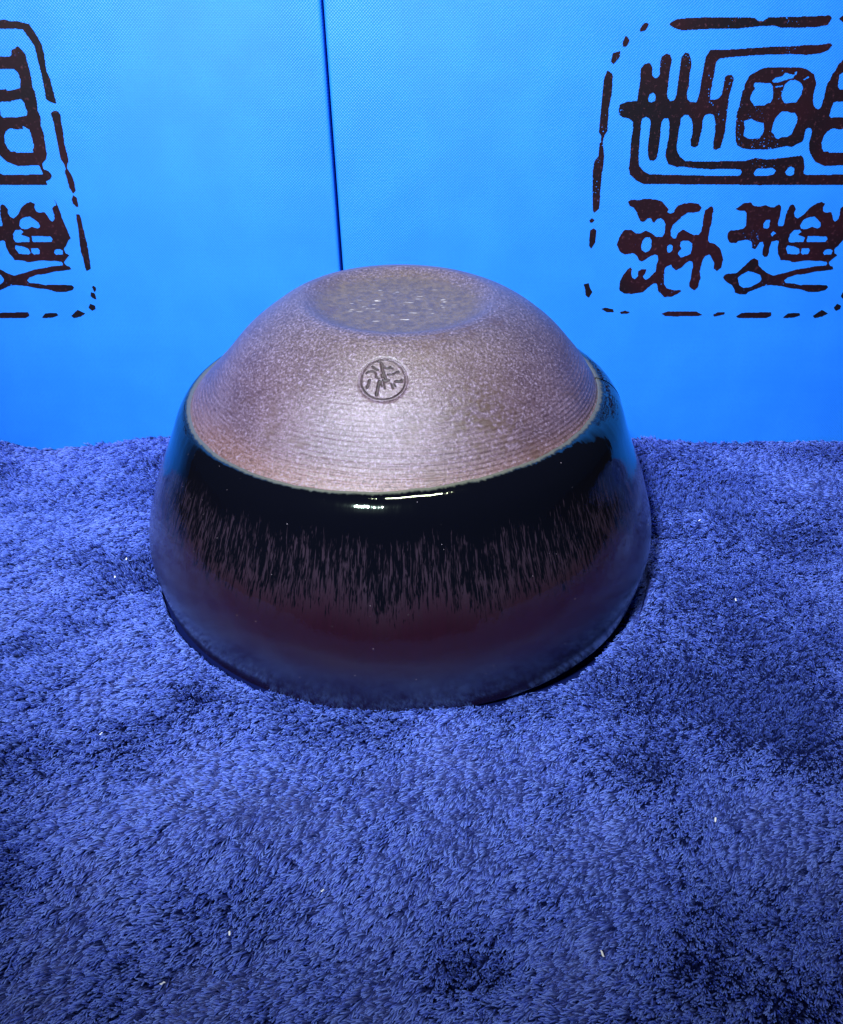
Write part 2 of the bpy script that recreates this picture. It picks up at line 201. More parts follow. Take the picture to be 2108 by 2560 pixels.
def mat_clay(name='bare_clay', mark=False):
    m = NT(name)
    tc = m.node('ShaderNodeTexCoord').outputs['Object']
    sep = m.node('ShaderNodeSeparateXYZ', {0: tc})
    uv = m.node('ShaderNodeUVMap', uv_map='UVMap').outputs[0]
    suv = m.node('ShaderNodeSeparateXYZ', {0: uv})
    z = sep.outputs[2]
    # turning marks: fine rings, drawn in arc length (v, metres)
    v = suv.outputs[1]
    wob = m.noise(tc, 45.0, 2.0, 0.5)
    ring_n = m.noise(m.node('ShaderNodeCombineXYZ', {0: m.math('MULTIPLY', v, 1150.0), 1: m.math('MULTIPLY', suv.outputs[0], 9.0), 2: 0.0}).outputs[0], 1.0, 2.0, 0.6)
    ring_s = m.math('SINE', m.math('MULTIPLY', m.math('ADD', v, m.math('MULTIPLY', wob, 0.0006)), 2 * pi / 0.00105))
    near_edge = m.mr(v, 0.003, 0.024, 1.0, 0.12)
    rings = m.math('MULTIPLY', m.math('ADD', m.math('MULTIPLY', ring_s, 0.35), ring_n), near_edge)
    grain = m.noise(tc, 1850.0, 4.0, 0.85)
    grit = m.noise(tc, 700.0, 2.0, 0.6)
    blotch = m.noise(tc, 55.0, 5.0, 0.65)
    c = m.mix(m.mr(blotch, 0.35, 0.65), (0.062, 0.036, 0.052), (0.100, 0.062, 0.082))
    # the foot end fired greyer and more olive; the skirt by the glaze line more tan
    c = m.mix(m.mr(m.math('ADD', z, m.math('MULTIPLY', blotch, 0.012)), 0.060, 0.080), c, (0.080, 0.058, 0.050))
    c = m.mix(m.mr(m.math('ADD', v, m.math('MULTIPLY', blotch, 0.006)), 0.0035, 0.011, 0.62, 0.0), c, (0.165, 0.084, 0.060))
    c = m.mix(m.mr(grain, 0.51, 0.63, 0.0, 0.80), c, (0.25, 0.20, 0.29))
    c = m.mix(m.mr(grain, 0.50, 0.37, 0.0, 0.85), c, (0.028, 0.015, 0.022))
    rad = m.math('SQRT', m.math('ADD', m.math('POWER', sep.outputs[0], 2.0), m.math('POWER', sep.outputs[1], 2.0)))
    inside = m.math('MULTIPLY', m.mr(m.math('ADD', rad, m.math('MULTIPLY', blotch, 0.006)), 0.0185, 0.0245, 1.0, 0.0), m.mr(z, 0.060, 0.062))
    c = m.mix(m.math('MULTIPLY', inside, 0.8), c, m.mix(m.mr(grit, 0.3, 0.7), (0.066, 0.042, 0.010), (0.135, 0.092, 0.022)))
    scr_v = m.node('ShaderNodeVectorMath', {0: tc, 1: (330.0, 1500.0, 300.0)}, operation='MULTIPLY').outputs[0]
    scr = m.math('MULTIPLY', m.math('MULTIPLY', m.mr(m.noise(scr_v, 1.0, 1.0, 0.5), 0.67, 0.73), m.mr(rad, 0.010, 0.015, 1.0, 0.0)), m.mr(z, 0.060, 0.062))
    c = m.mix(scr, c, (0.50, 0.45, 0.38))  # scratches in the recess, their highlights put into the colour
    # iron burn on the right flank
    d = m.node('ShaderNodeVectorMath', {0: tc, 1: (0.018, -0.036, 0.056)}, operation='DISTANCE').outputs['Value']
    burn = m.math('MULTIPLY', m.mr(d, 0.002, 0.016, 1.0, 0.0), m.mr(grit, 0.42, 0.62))
    c = m.mix(m.math('MULTIPLY', burn, 0.75), c, (0.050, 0.028, 0.016))
    st = m.noise(tc, 95.0, 4.0, 0.7)
    c = m.mix(m.mr(st, 0.55, 0.68, 0.0, 0.55), c, (0.060, 0.032, 0.024))
    # a few iron specks
    sp = m.noise(tc, 260.0, 1.0, 0.5)
    c = m.mix(m.mr(sp, 0.80, 0.83, 0.0, 0.8), c, (0.02, 0.02, 0.04))
    h = m.math('ADD', m.math('MULTIPLY', grain, 0.55), m.math('MULTIPLY', rings, 0.55))
    h = m.math('ADD', h, m.math('MULTIPLY', grit, 0.4))
    m.set(Base_Color=c, Roughness=m.mr(grain, 0.3, 0.7, 0.42, 0.22), Specular_IOR_Level=0.75,
          Normal=m.bump(h, 0.95, 0.00026))
    return m.m

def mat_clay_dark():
    m = NT('shaded_clay')  # brown of the pressed strokes, with their shade painted into the colour
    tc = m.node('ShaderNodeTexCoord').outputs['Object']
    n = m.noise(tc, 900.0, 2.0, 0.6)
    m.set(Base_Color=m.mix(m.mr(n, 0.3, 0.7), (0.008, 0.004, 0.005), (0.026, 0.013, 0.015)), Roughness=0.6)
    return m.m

def mat_glaze():
    m = NT('hare_fur_glaze')
    uv = m.node('ShaderNodeUVMap', uv_map='UVMap').outputs[0]
    s = m.node('ShaderNodeSeparateXYZ', {0: uv})
    a = m.math('MULTIPLY', s.outputs[0], 2 * pi); d = s.outputs[1]      # d: metres below the glaze line / S
    ca = m.math('COSINE', a); sa = m.math('SINE', a)
    def cyl(k, kd, off=0.0):
        return m.node('ShaderNodeCombineXYZ', {0: m.math('MULTIPLY', ca, k), 1: m.math('MULTIPLY', sa, k),
                                               2: m.math('ADD', m.math('MULTIPLY', d, kd), off)}).outputs[0]
    fur = m.noise(cyl(104.0, 13.0), 1.0, 3.0, 0.6, 1.0)
    fur2 = m.noise(cyl(200.0, 24.0, 5.0), 1.0, 2.0, 0.5, 0.6)
    low = m.noise(cyl(5.0, 1.0, 9.0), 1.0, 2.0, 0.5)
    f = m.math('ADD', m.math('MULTIPLY', fur, 0.68), m.math('MULTIPLY', fur2, 0.32))
    dd = m.math('ADD', d, m.math('MULTIPLY', m.math('SUBTRACT', low, 0.5), 0.14))
    # threshold falls with distance from the glaze line: black, then fur, then solid brown
    th = m.node('ShaderNodeFloatCurve', {'Value': m.math('MULTIPLY', dd, 1.6)})
    cu = th.mapping.curves[0]
    cu.points[0].location = (0.0, 0.86); cu.points[1].location = (1.0, 0.0)
    for x, y in ((0.17, 0.80), (0.23, 0.63), (0.30, 0.535), (0.48, 0.485), (0.60, 0.43), (0.70, 0.33), (0.78, 0.12)):
        cu.points.new(x, y)
    th.mapping.update()
    t = th.outputs[0]
    k = m.math('MULTIPLY', m.math('SUBTRACT', f, t), 11.0, clamp=True)
    deep = m.mr(dd, 0.26, 0.50)
    brown = m.mix(deep, (0.022, 0.014, 0.023), (0.014, 0.0034, 0.0095))
    fine = m.noise(cyl(160.0, 8.0, 3.0), 1.0, 3.0, 0.6)
    brown = m.mix(m.mr(fine, 0.35, 0.7, 0.0, 0.5), brown, m.mix(deep, (0.026, 0.019, 0.032), (0.009, 0.003, 0.007)))
    rim_refl = m.mr(d, 0.52, 0.70)
    brown = m.mix(rim_refl, brown, (0.010, 0.006, 0.032))  # violet reflection of the cloth painted into the lower glaze
    c = m.mix(k, (0.0016, 0.0018, 0.004), brown)
    # thin starved edge of the glaze, olive grey
    edge_n = m.noise(cyl(60.0, 30.0, 2.0), 1.0, 3.0, 0.6)
    ed = m.math('ADD', d, m.math('MULTIPLY', m.math('SUBTRACT', edge_n, 0.5), 0.018))
    c = m.mix(m.mr(ed, 0.005, 0.011, 1.0, 0.0), c, (0.060, 0.055, 0.045))
    pin = m.noise(cyl(170.0, 170.0, 7.0), 1.0, 0.0, 0.5)
    c = m.mix(m.mr(pin, 0.895, 0.91), c, (0.35, 0.3, 0.35))
    rough = m.mr(ed, 0.008, 0.018, 0.5, 0.05)
    rough = m.math('ADD', rough, m.math('MULTIPLY', m.mr(d, 0.40, 0.60), 0.17))
    h = m.math('ADD', m.math('MULTIPLY', k, 0.12), m.math('MULTIPLY', m.noise(cyl(24.0, 12.0, 1.0), 1.0, 3.0, 0.5), 1.0))
    m.set(Base_Color=c, Roughness=rough, IOR=2.2, Specular_Tint=(0.78, 1.0, 0.76, 1.0), Normal=m.bump(h, 0.12, 0.0004))
    return m.m

def mat_table():
    m = NT('dark_table')
    tc = m.node('ShaderNodeTexCoord').outputs['Object']
    n = m.noise(tc, 12.0, 5.0, 0.6)
    m.set(Base_Color=m.mix(n, (0.010, 0.008, 0.010), (0.022, 0.016, 0.014)), Roughness=0.5)
    return m.m

def mat_lint():
    m = NT('lint'); m.set(Base_Color=(0.75, 0.8, 0.8, 1), Roughness=0.7); return m.m

M_fleece = mat_fleece('fleece_backing', False)
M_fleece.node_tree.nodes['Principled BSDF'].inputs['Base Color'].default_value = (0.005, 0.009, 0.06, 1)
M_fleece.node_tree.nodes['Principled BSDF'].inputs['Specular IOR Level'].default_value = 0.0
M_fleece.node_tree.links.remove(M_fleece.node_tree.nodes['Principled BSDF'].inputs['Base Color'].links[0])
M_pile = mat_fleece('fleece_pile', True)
M_box = mat_box(); M_ink = mat_ink(); M_clay = mat_clay(); M_glaze = mat_glaze()
M_stroke_shade = mat_clay_dark(); M_table = mat_table(); M_lint = mat_lint()

# ================================================================== SETTING
BACK_Y = 1.085 * S              # foot of the two boxes
LEAN = radians(1.9)
BOX_Z = -0.20 * S

tb = bmesh.new()
bmesh.ops.create_cube(tb, size=1.0)
for v in tb.verts: v.co = (v.co.x * 1.5, v.co.y * 0.95 + 0.08, v.co.z * 0.025 - 0.0225)
bmesh.ops.bevel(tb, geom=tb.edges[:], offset=0.003, segments=2, affect='EDGES')
me = bpy.data.meshes.new('table_top'); tb.to_mesh(me); tb.free(); me.materials.append(M_table)
tag(link(bpy.data.objects.new('table_top', me)), kind='structure')

# ------------------------------------------------------------------ the fleece
nA, nB, nC = Noise2(1), Noise2(2), Noise2(3)
def sstep(a, b, x):
    t = np.clip((x - a) / (b - a), 0, 1); return t * t * (3 - 2 * t)

def gap_band(a):
    """how far (in S) the pile stays clear of the rim at angle a"""
    return 0.040 * np.exp(-((a + 0.55) / 0.62) ** 4) + 0.007 * np.exp(-((a + 2.45) / 0.50) ** 4)

def cloth_h(x, y):
    """height of the fleece backing, metres"""
    x = np.asarray(x, float); y = np.asarray(y, float)
    h = -0.0012 - 0.0060 * sstep(-0.4 * S, 1.05 * S, y)
    r = np.hypot(x, y) / S
    away = sstep(0.95, 1.5, r)
    h = h + away * (0.0024 * nA(x * 26, y * 34) + 0.0009 * nB(x * 60, y * 75))
    h = h + (0.25 + 0.75 * away) * 0.0004 * nC(x * 160, y * 190)
    # creases pressed into the pile
    for (x0, y0, ang, ln, wd, dp) in ((-0.050, -0.079, 0.45, 0.055, 0.008, 0.0030), (-0.020, -0.115, 0.25, 0.06, 0.009, 0.0028),
                                      (0.075, -0.060, -0.15, 0.05, 0.009, 0.0026), (0.085, -0.005, 0.30, 0.03, 0.004, 0.0014),
                                      (-0.078, -0.012, 0.10, 0.03, 0.005, 0.0012), (0.070, -0.105, 0.10, 0.05, 0.008, 0.0014)):
        dx, dy = x - x0, y - y0
        u = dx * cos(ang) + dy * sin(ang); w = -dx * sin(ang) + dy * cos(ang)
        h = h - dp * np.exp(-(u / ln) ** 2 * 2.5 - (w / wd) ** 2)
    # sag to the right of the bowl, where the rim stands clear
    a = np.arctan2(y, x)
    h = h - 0.0060 * np.clip(gap_band(a) / 0.04, 0, 1) * np.exp(-((r - 0.99) / 0.05) ** 2)
    return h

CX0, CX1, CY0, CY1 = -0.24, 0.25, -0.27, 0.20
nx, ny = 330, 320
xs = np.linspace(CX0, CX1, nx); ys = np.linspace(CY0, CY1, ny)
X, Y = np.meshgrid(xs, ys)
edge_d = np.minimum(np.minimum(X - CX0, CX1 - X), np.minimum(Y - CY0, CY1 - Y))
Z = cloth_h(X, Y)
Z = np.where(Y > BACK_Y + 0.004, np.minimum(Z, -0.0085), Z)
Z = np.maximum(Z - 0.004 * np.exp(-(edge_d / 0.004) ** 2), -0.0095)
V = np.stack([X.ravel(), Y.ravel(), Z.ravel()], 1)
i = (np.arange(ny - 1)[:, None] * nx + np.arange(nx - 1)[None, :]).ravel()
F = np.stack([i, i + 1, i + nx + 1, i + nx], 1)
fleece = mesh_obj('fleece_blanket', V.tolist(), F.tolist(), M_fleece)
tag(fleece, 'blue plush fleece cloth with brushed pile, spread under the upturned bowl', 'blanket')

# pile: combed tufts of short strands
def make_pile(name, x0, x1, y0, y1, density, seed, keep=None, width=0.00016):
    g = np.random.default_rng(seed)
    n = int((x1 - x0) * (y1 - y0) * 1e6 * density)
    x = g.uniform(x0, x1, n); y = g.uniform(y0, y1, n)
    ok = (np.hypot(x, y) > 0.90 * S) & (y < BACK_Y - 0.0005)
    ok &= np.hypot(x, y) > (0.90 + 2.6 * gap_band(np.arctan2(y, x))) * S
    if keep is not None: ok &= keep(x, y)
    x, y = x[ok], y[ok]; n = len(x)
    cell = 0.00105
    # jittered tuft centres, hashed per cell
    sx = x + 0.0006 * nA(x * 500, y * 500); sy = y + 0.0006 * nB(x * 500, y * 500)
    CA, SA = cos(radians(50)), sin(radians(50))
    bx_ = 0.006 * nC(x * 30, y * 36); by_ = 0.006 * nA(x * 33 + 9, y * 38)
    cu_, cv_ = cell * 2.0, cell * 0.86
    su = (sx + bx_) * CA + (sy + by_) * SA; sv = -(sx + bx_) * SA + (sy + by_) * CA
    ci = np.floor(su / cu_).astype(int); cj = np.floor((sv + 0.37 * cv_ * (ci % 3)) / cv_).astype(int)
    H = np.random.default_rng(99).random((257, 263, 5))
    hh = H[ci % 257, cj % 263]
    # pull each strand across the nap, towards the spine of its lock
    tv = (cj + 0.3 + 0.4 * hh[:, 1]) * cv_ - 0.37 * cv_ * (ci % 3); dvv = tv - sv
    tu = (ci + 0.3 + 0.4 * hh[:, 0]) * cu_; duu = (tu - su) * 0.25
    tx = x + duu * CA - dvv * SA; ty = y + duu * SA + dvv * CA
    # direction of the nap: brushed down towards the lens and left, wandering
    patch = 0.35 * nC(x * 24 + 3, y * 32) + 0.55 * nB((x * .64 + y * .77) * 38 + 7, (y * .64 - x * .77) * 70) + 0.4 * nA(x * 95, y * 120 + 4) - 0.10 * sstep(-0.05, -0.12, y)
    for (px_, py_, wx, wy, am) in ((-0.010, -0.076, 0.060, 0.012, 0.75), (0.055, -0.092, 0.045, 0.013, 0.55), (-0.085, -0.090, 0.032, 0.022, -0.50),
                                   (-0.070, -0.062, 0.025, 0.010, 0.45), (0.030, -0.116, 0.035, 0.012, 0.40), (0.085, -0.045, 0.018, 0.020, -0.45),
                                   (-0.030, -0.122, 0.030, 0.008, 0.35), (-0.095, -0.030, 0.020, 0.012, 0.3)):
        patch = patch + am * np.exp(-((x - px_) / wx) ** 2 - ((y - py_ - 0.12 * (x - px_)) / wy) ** 2)
    patch = np.clip(patch, -0.9, 0.9)
    psi = radians(228) - 0.60 * patch + 0.30 * nA(x * 70, y * 70 + 9) + (hh[:, 2] - 0.5) * 0.8 + g.normal(0, 0.30, n)
    lean = np.clip(0.84 + 0.72 * patch + 0.15 * nA(x * 60, y * 75) + (hh[:, 3] - 0.5) * 0.5 + g.normal(0, 0.10, n), 0.26, 1.30)
    ln = 0.0024 * (0.75 + 0.5 * hh[:, 4]) * g.uniform(0.75, 1.1, n)
    zb = cloth_h(x, y)
    pull = 0.62
    P = np.zeros((n, 4, 3), np.float32)
    for k, t in enumerate((0.0, 0.35, 0.72, 1.0)):
        bend = lean * (0.55 + 0.55 * t)
        hx = ln * t * np.sin(bend) * np.cos(psi); hy = ln * t * np.sin(bend) * np.sin(psi)
        hz = ln * t * np.cos(bend)
        P[:, k, 0] = x + hx + (tx - x) * pull * t
        P[:, k, 1] = y + hy + (ty - y) * pull * t
        P[:, k, 2] = zb + hz
    P[:, 1:3] += g.normal(0, 0.00007, (n, 2, 3))
    # strands do not run through the wall of the box or of the bowl
    over = P[:, :, 1] > BACK_Y - 0.0003
    P[:, :, 1][over] = BACK_Y - 0.0003
    rr = np.hypot(P[:, :, 0], P[:, :, 1])
    gap = 1.012 + gap_band(np.arctan2(P[:, :, 1], P[:, :, 0])) 
    pressed = (rr < gap * S) & (gap > 1.0165)
    P[:, :, 2][pressed] = np.minimum(P[:, :, 2][pressed], -0.0035)
    ins = (rr < 1.012 * S) & (rr > 0.9 * S) & (P[:, :, 2] > 0.0008)
    P[:, :, 2][ins] = 0.0008
    cu = bpy.data.hair_curves.new(name)
    cu.add_curves([4] * n)
    cu.points.foreach_set('position', P.reshape(-1))
    rad = np.tile(np.array([1.0, 1.05, 0.95, 0.55], np.float32), n) * width
    cu.points.foreach_set('radius', rad)
    cu.materials.append(M_pile)
    o = link(bpy.data.objects.new(name, cu), fleece)
    tag(o, kind='stuff')
    return o, n

inner = lambda x, y: (x > -0.150) & (x < 0.158) & (y > -0.142)
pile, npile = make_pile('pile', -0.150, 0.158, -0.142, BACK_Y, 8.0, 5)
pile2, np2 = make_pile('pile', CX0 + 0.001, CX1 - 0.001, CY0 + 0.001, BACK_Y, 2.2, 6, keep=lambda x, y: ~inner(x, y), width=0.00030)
print('strands', npile, np2)

# white lint caught in the pile
lv, lf = [], []
for (lx, ly) in ((-0.0715, -0.0085), (-0.072, -0.017), (-0.027, -0.1115), (-0.0365, -0.1195), (0.083, 0.012), (-0.012, -0.104),
                 (0.060, -0.090), (-0.060, -0.070), (0.034, -0.118), (0.081, -0.028), (-0.085, -0.095)):
    z = float(cloth_h(lx, ly)) + 0.0026
    b = len(lv); a = random.uniform(0, pi); L = random.uniform(0.0003, 0.0006); w = 0.00016
    for k in range(6):
        t = k / 5 * 2 - 1
        for sgn in (-1, 1):
            lv.append((lx + cos(a) * t * L - sin(a) * sgn * w * (1 - t * t * .6), ly + sin(a) * t * L + cos(a) * sgn * w * (1 - t * t * .6), z + 0.0002 * sin(t * 3)))
    for k in range(5): lf.append((b + 2 * k, b + 2 * k + 1, b + 2 * k + 3, b + 2 * k + 2))
tag(mesh_obj('lint', lv, lf, M_lint, fleece), kind='stuff')

# ================================================================== SEAL PRINT (two characters over three, in a broken frame)
def raster(polys, gx, gy):
    m = np.zeros((len(gy), len(gx)), bool)
    for p in polys:
        p = np.array(p, float) * 1e-5
        x0, x1 = np.searchsorted(gx, [p[:, 0].min(), p[:, 0].max()]); y0, y1 = np.searchsorted(gy, [p[:, 1].min(), p[:, 1].max()])
        if x1 <= x0 or y1 <= y0: continue
        XX = gx[x0:x1][None, :]; YY = gy[y0:y1][:, None]
        ins = np.zeros((y1 - y0, x1 - x0), bool)
        q = np.roll(p, -1, 0)
        for (ax, ay), (bx, by) in zip(p, q):
            if ay == by: continue
            c = (ay > YY) != (by > YY)
            ins ^= c & (XX < (bx - ax) * (YY - ay) / (by - ay) + ax)
        m[y0:y1, x0:x1] |= ins
    return m

def blur(a, n):
    for _ in range(n):
        a = (np.roll(a, 1, 0) + 2 * a + np.roll(a, -1, 0)) / 4
        a = (np.roll(a, 1, 1) + 2 * a + np.roll(a, -1, 1)) / 4
    return a

def march(field, gx, gy, thick):
    """contour a field at 0.5 into a thin raised sheet of ink"""
    ins = field > 0.5
    verts, faces, vid = [], [], {}
    def vert(key, x, z):
        if key not in vid: vid[key] = len(verts); verts.append((x, -thick, z))
        return vid[key]
    full = ins[:-1, :-1] & ins[1:, :-1] & ins[:-1, 1:] & ins[1:, 1:]
    anyc = ins[:-1, :-1] | ins[1:, :-1] | ins[:-1, 1:] | ins[1:, 1:]
    for j in range(full.shape[0]):
        row = np.concatenate([[0], full[j].astype(np.int8), [0]]); d = np.diff(row)
        for a, b in zip(np.where(d == 1)[0], np.where(d == -1)[0]):
            q = [(j, a), (j, b), (j + 1, b), (j + 1, a)]
            faces.append([vert(('c',) + k, gx[k[1]], gy[k[0]]) for k in q])
    J, I = np.where(anyc & ~full)
    for j, i in zip(J.tolist(), I.tolist()):
        cs = [(j, i), (j, i + 1), (j + 1, i + 1), (j + 1, i)]
        f = []
        for k in range(4):
            a, b = cs[k], cs[(k + 1) % 4]
            fa, fb = field[a], field[b]
            if fa > 0.5: f.append(vert(('c',) + a, gx[a[1]], gy[a[0]]))
            if (fa > 0.5) != (fb > 0.5):
                t = (0.5 - fa) / (fb - fa)
                x = gx[a[1]] + t * (gx[b[1]] - gx[a[1]]); z = gy[a[0]] + t * (gy[b[0]] - gy[a[0]])
                f.append(vert(('e',) + (min(a, b) + max(a, b)), x, z))
        if len(f) >= 3: faces.append(f)
    return verts, faces

step = 0.000125
gx = np.arange(-0.046, 0.046, step); gy = np.arange(-0.046, 0.046, step)
(dx0, dz0), (dx1, dz1) = SEAL['div']
side = gx[None, :] < (dx0 + (gy[:, None] * 1e5 - dz0) / (dz1 - dz0) * (dx1 - dx0)) * 1e-5
g = np.random.default_rng(4)
def rough_field(mask, wear):
    n1 = blur(g.random(mask.shape), 3); n1 = (n1 - n1.mean()) / n1.std()
    n2 = blur(g.random(mask.shape), 1); n2 = (n2 - n2.mean()) / n2.std()
    zone = blur(g.random(mask.shape), 3)[::1]
    zx = Noise2(21)(gx[None, :] * 120 + 0 * gy[:, None], gy[:, None] * 120 + 0 * gx[None, :])
    f = blur(mask.astype(float), 1) + 0.085 * n1 + 0.05 * n2
    dry = sstep(0.30, 0.8, zx)
    f = f - wear * sstep(1.5, 2.4, n2) * (0.55 + 1.6 * dry)
    return f
chars = np.where(side, raster(SEAL['R'], gx, gy) & ~raster(SEAL['RH'], gx, gy), raster(SEAL['L'], gx, gy) & ~raster(SEAL['LH'], gx, gy))
border = np.where(side, raster(SEAL['RB'], gx, gy), raster(SEAL['LB'], gx, gy))
fc = march(rough_field(chars, 0.8), gx, gy, 0.0001)
fb = march(rough_field(border, 0.6), gx, gy, 0.0001)

# ================================================================== THE TWO BOXES
def box_mesh(name, xl_top, xl_bot, xr_top, xr_bot, height, depth):
    bm = bmesh.new()
    vs = [bm.verts.new(c) for c in ((xl_bot, 0, 0), (xr_bot, 0, 0), (xr_top, 0, height), (xl_top, 0, height),
                                    (xl_bot, depth, 0), (xr_bot, depth, 0), (xr_top, depth, height), (xl_top, depth, height))]
    for f in ((0, 1, 2, 3), (1, 5, 6, 2), (5, 4, 7, 6), (4, 0, 3, 7), (3, 2, 6, 7), (4, 5, 1, 0)):
        bm.faces.new([vs[k] for k in f])
    bmesh.ops.recalc_face_normals(bm, faces=bm.faces[:])
    bmesh.ops.bevel(bm, geom=bm.edges[:], offset=0.0011, segments=4, profile=0.6, affect='EDGES')
    me = bpy.data.meshes.new(name); bm.to_mesh(me); bm.free()
    me.polygons.foreach_set('use_smooth', [True] * len(me.polygons))
    me.materials.append(M_box)
    return me

BW, BH, BD = 0.2290, 0.189, 0.085
def gift_box(x_seal, xl, xr, label):
    """xl, xr: (x at the foot, x at the top) of both sides, in room coordinates"""
    root = empty('gift_box', (x_seal, BACK_Y, BOX_Z), (-LEAN, 0, 0))
    tag(root, label, 'box', 'boxes standing behind the bowl')
    link(bpy.data.objects.new('box_shell', box_mesh('box_shell', xl[1] - x_seal, xl[0] - x_seal, xr[1] - x_seal, xr[0] - x_seal, BH, BD)), root)
    for nm, (vv, ff) in (('seal_characters', fc), ('seal_border', fb)):
        o = mesh_obj(nm, vv, ff, M_ink, root, smooth=False)
        o.location = (0, 0, 0.08934)
    return root

def seam(v): return -0.0206 + (0.1303 - v) * 0.0271     # the joint between the boxes leans a little
s0, s1 = seam(0.0), seam(BH)
XS = 0.095
gift_box(XS, (s0 + 0.00050, s1 + 0.00022), (XS + BW / 2, XS + BW / 2), 'right-hand bright blue cloth box, nearly all of its dark red seal print in view')
gift_box(XS - BW, (XS - 1.5 * BW, XS - 1.5 * BW), (s0 - 0.00050, s1 - 0.00022), 'left-hand bright blue cloth box, seal print cut off by the left edge')

# ================================================================== THE BOWL (upside down)
def catmull(P, n):
    P = np.array(P, float); Q = np.vstack([2 * P[0] - P[1], P, 2 * P[-1] - P[-2]]); out = []
    for k in range(1, len(Q) - 2):
        t = np.linspace(0, 1, n, endpoint=False)[:, None]; a, b, c, d = Q[k - 1:k + 3]
        out.append(.5 * ((2 * b) + (-a + c) * t + (2 * a - 5 * b + 4 * c - d) * t * t + (-a + 3 * b - 3 * c + d) * t ** 3))
    return np.vstack(out + [P[-1:]])

ZG = 0.7397
lower = [(0.992, -0.012), (1.002, 0.0), (1.031, 0.185), (0.984, 0.370), (0.906, 0.555), (0.864, 0.664), (0.840, 0.706), (0.816, 0.730), (0.792, 0.7390)]
upper = [(0.842, 0.655), (0.824, 0.688), (0.790, 0.730), (0.675, 0.852), (0.578, 0.960), (0.464, 1.050), (0.408, 1.084), (0.374, 1.097)]
recess = [(0.350, 1.099), (0.326, 1.092), (0.298, 1.081), (0.262, 1.073), (0.15, 1.068), (0.0, 1.067)]
LOW = catmull(lower, 14); UP = catmull(upper, 26); REC = catmull([upper[-1]] + recess, 10)[1:]

nG = Noise2(31); nG2 = Noise2(32)
def glaze_edge(phi):
    """height shift of the glaze line round the bowl (in units of S)"""
    return (0.010 + 0.028 * np.cos(phi - 0.08) + 0.006 * nG(phi * 1.6 + 5, 0.3) + 0.0015 * nG(phi * 14, 0.7)
            + 0.0007 * nG2(phi * 60, 0.2))

bowl = empty('tea_bowl', (0, 0, 0))
tag(bowl, 'upturned stoneware tea bowl, bare clay foot above black and maroon streaked glaze', 'bowl')

NP = 720
phi = np.linspace(0, 2 * pi, NP + 1)

# --- bare clay body
prof = np.vstack([UP, REC])
seg = np.hypot(np.diff(prof[:, 0]), np.diff(prof[:, 1])); arc = np.concatenate([[0], np.cumsum(seg)]); arc = arc - arc[52]
zz = prof[:, 1][:, None] + 0 * phi[None, :]; rr = prof[:, 0][:, None] + 0 * phi[None, :]
wob = 0.0014 * nG(phi * 2.2 + 3, 0.1)[None, :] + 0.0010 * nG2(zz * 9, phi[None, :] * 1.2)
rr = rr + wob * np.clip(rr, 0, 1)
rr = rr + 0.026 * ((1 + np.cos(phi - 0.1)) / 2)[None, :] ** 3 * sstep(0.74, 0.86, zz) * sstep(0.36, 0.50, rr)   # the dome bellies a little to the right
# fine throwing rings, strongest near the glaze
rr = rr + 0.00055 * np.sin(arc[:, None] * S / 0.00105 * 2 * pi + 0.5 * nG(phi * 3, 0.5)[None, :]) * np.clip(1 - np.abs(arc[:, None]) / 0.30, 0, 1)
# recess a touch off centre
offy = np.where(np.arange(len(prof)) >= len(UP) - 1, 1.0, 0.0)[:, None]
bx = rr * np.cos(phi)[None, :] * S; by = (rr * np.sin(phi)[None, :]) * S; bz = zz * S
# room for the stamp
PHI0, A0 = -pi / 2 - 0.076, None
kst = int(np.argmin(np.abs(UP[:, 1] - 1.010)))
def surf(ph, a):
    """point and normal of the clay at angle ph and arc length a"""
    r = np.interp(a, arc, prof[:, 0]); z = np.interp(a, arc, prof[:, 1])
    e = 0.006
    r1 = np.interp(a + e, arc, prof[:, 0]); z1 = np.interp(a + e, arc, prof[:, 1]); r0 = np.interp(a - e, arc, prof[:, 0]); z0 = np.interp(a - e, arc, prof[:, 1])
    tr, tz = r1 - r0, z1 - z0; L = np.hypot(tr, tz); nr, nz = tz / L, -tr / L
    return np.stack([r * np.cos(ph), r * np.sin(ph), z], -1) * S, np.stack([nr * np.cos(ph), nr * np.sin(ph), nz], -1)
AST = arc[kst]; RST = 0.0046; RIN = float(prof[kst, 0])
du = (phi[None, :] - (PHI0 + 2 * pi)) * RIN * S; du = (du + pi * RIN * S) % (2 * pi * RIN * S) - pi * RIN * S
dv = (arc[:, None] - AST) * S
dd = np.hypot(du, dv)
push = 0.0006 * np.clip(1.15 - dd / RST, 0, 1).clip(0, .2) / .2
P0, N0 = surf(phi[None, :] + 0 * arc[:, None], arc[:, None] + 0 * phi[None, :])
BV = np.stack([bx, by, bz], -1) - N0 * push[..., None]
nu = NP + 1; nv = len(prof)
ii = (np.arange(nv - 1)[:, None] * nu + np.arange(nu - 1)[None, :]).ravel()
BF = np.stack([ii, ii + 1, ii + nu + 1, ii + nu], 1)
BUV = np.stack([np.broadcast_to(phi[None, :] / (2 * pi), (nv, nu)), np.broadcast_to(arc[:, None] * S, (nv, nu))], -1).reshape(-1, 2)
body = mesh_obj('clay_body', BV.reshape(-1, 3).tolist(), BF.tolist(), M_clay, bowl, uvs=BUV)

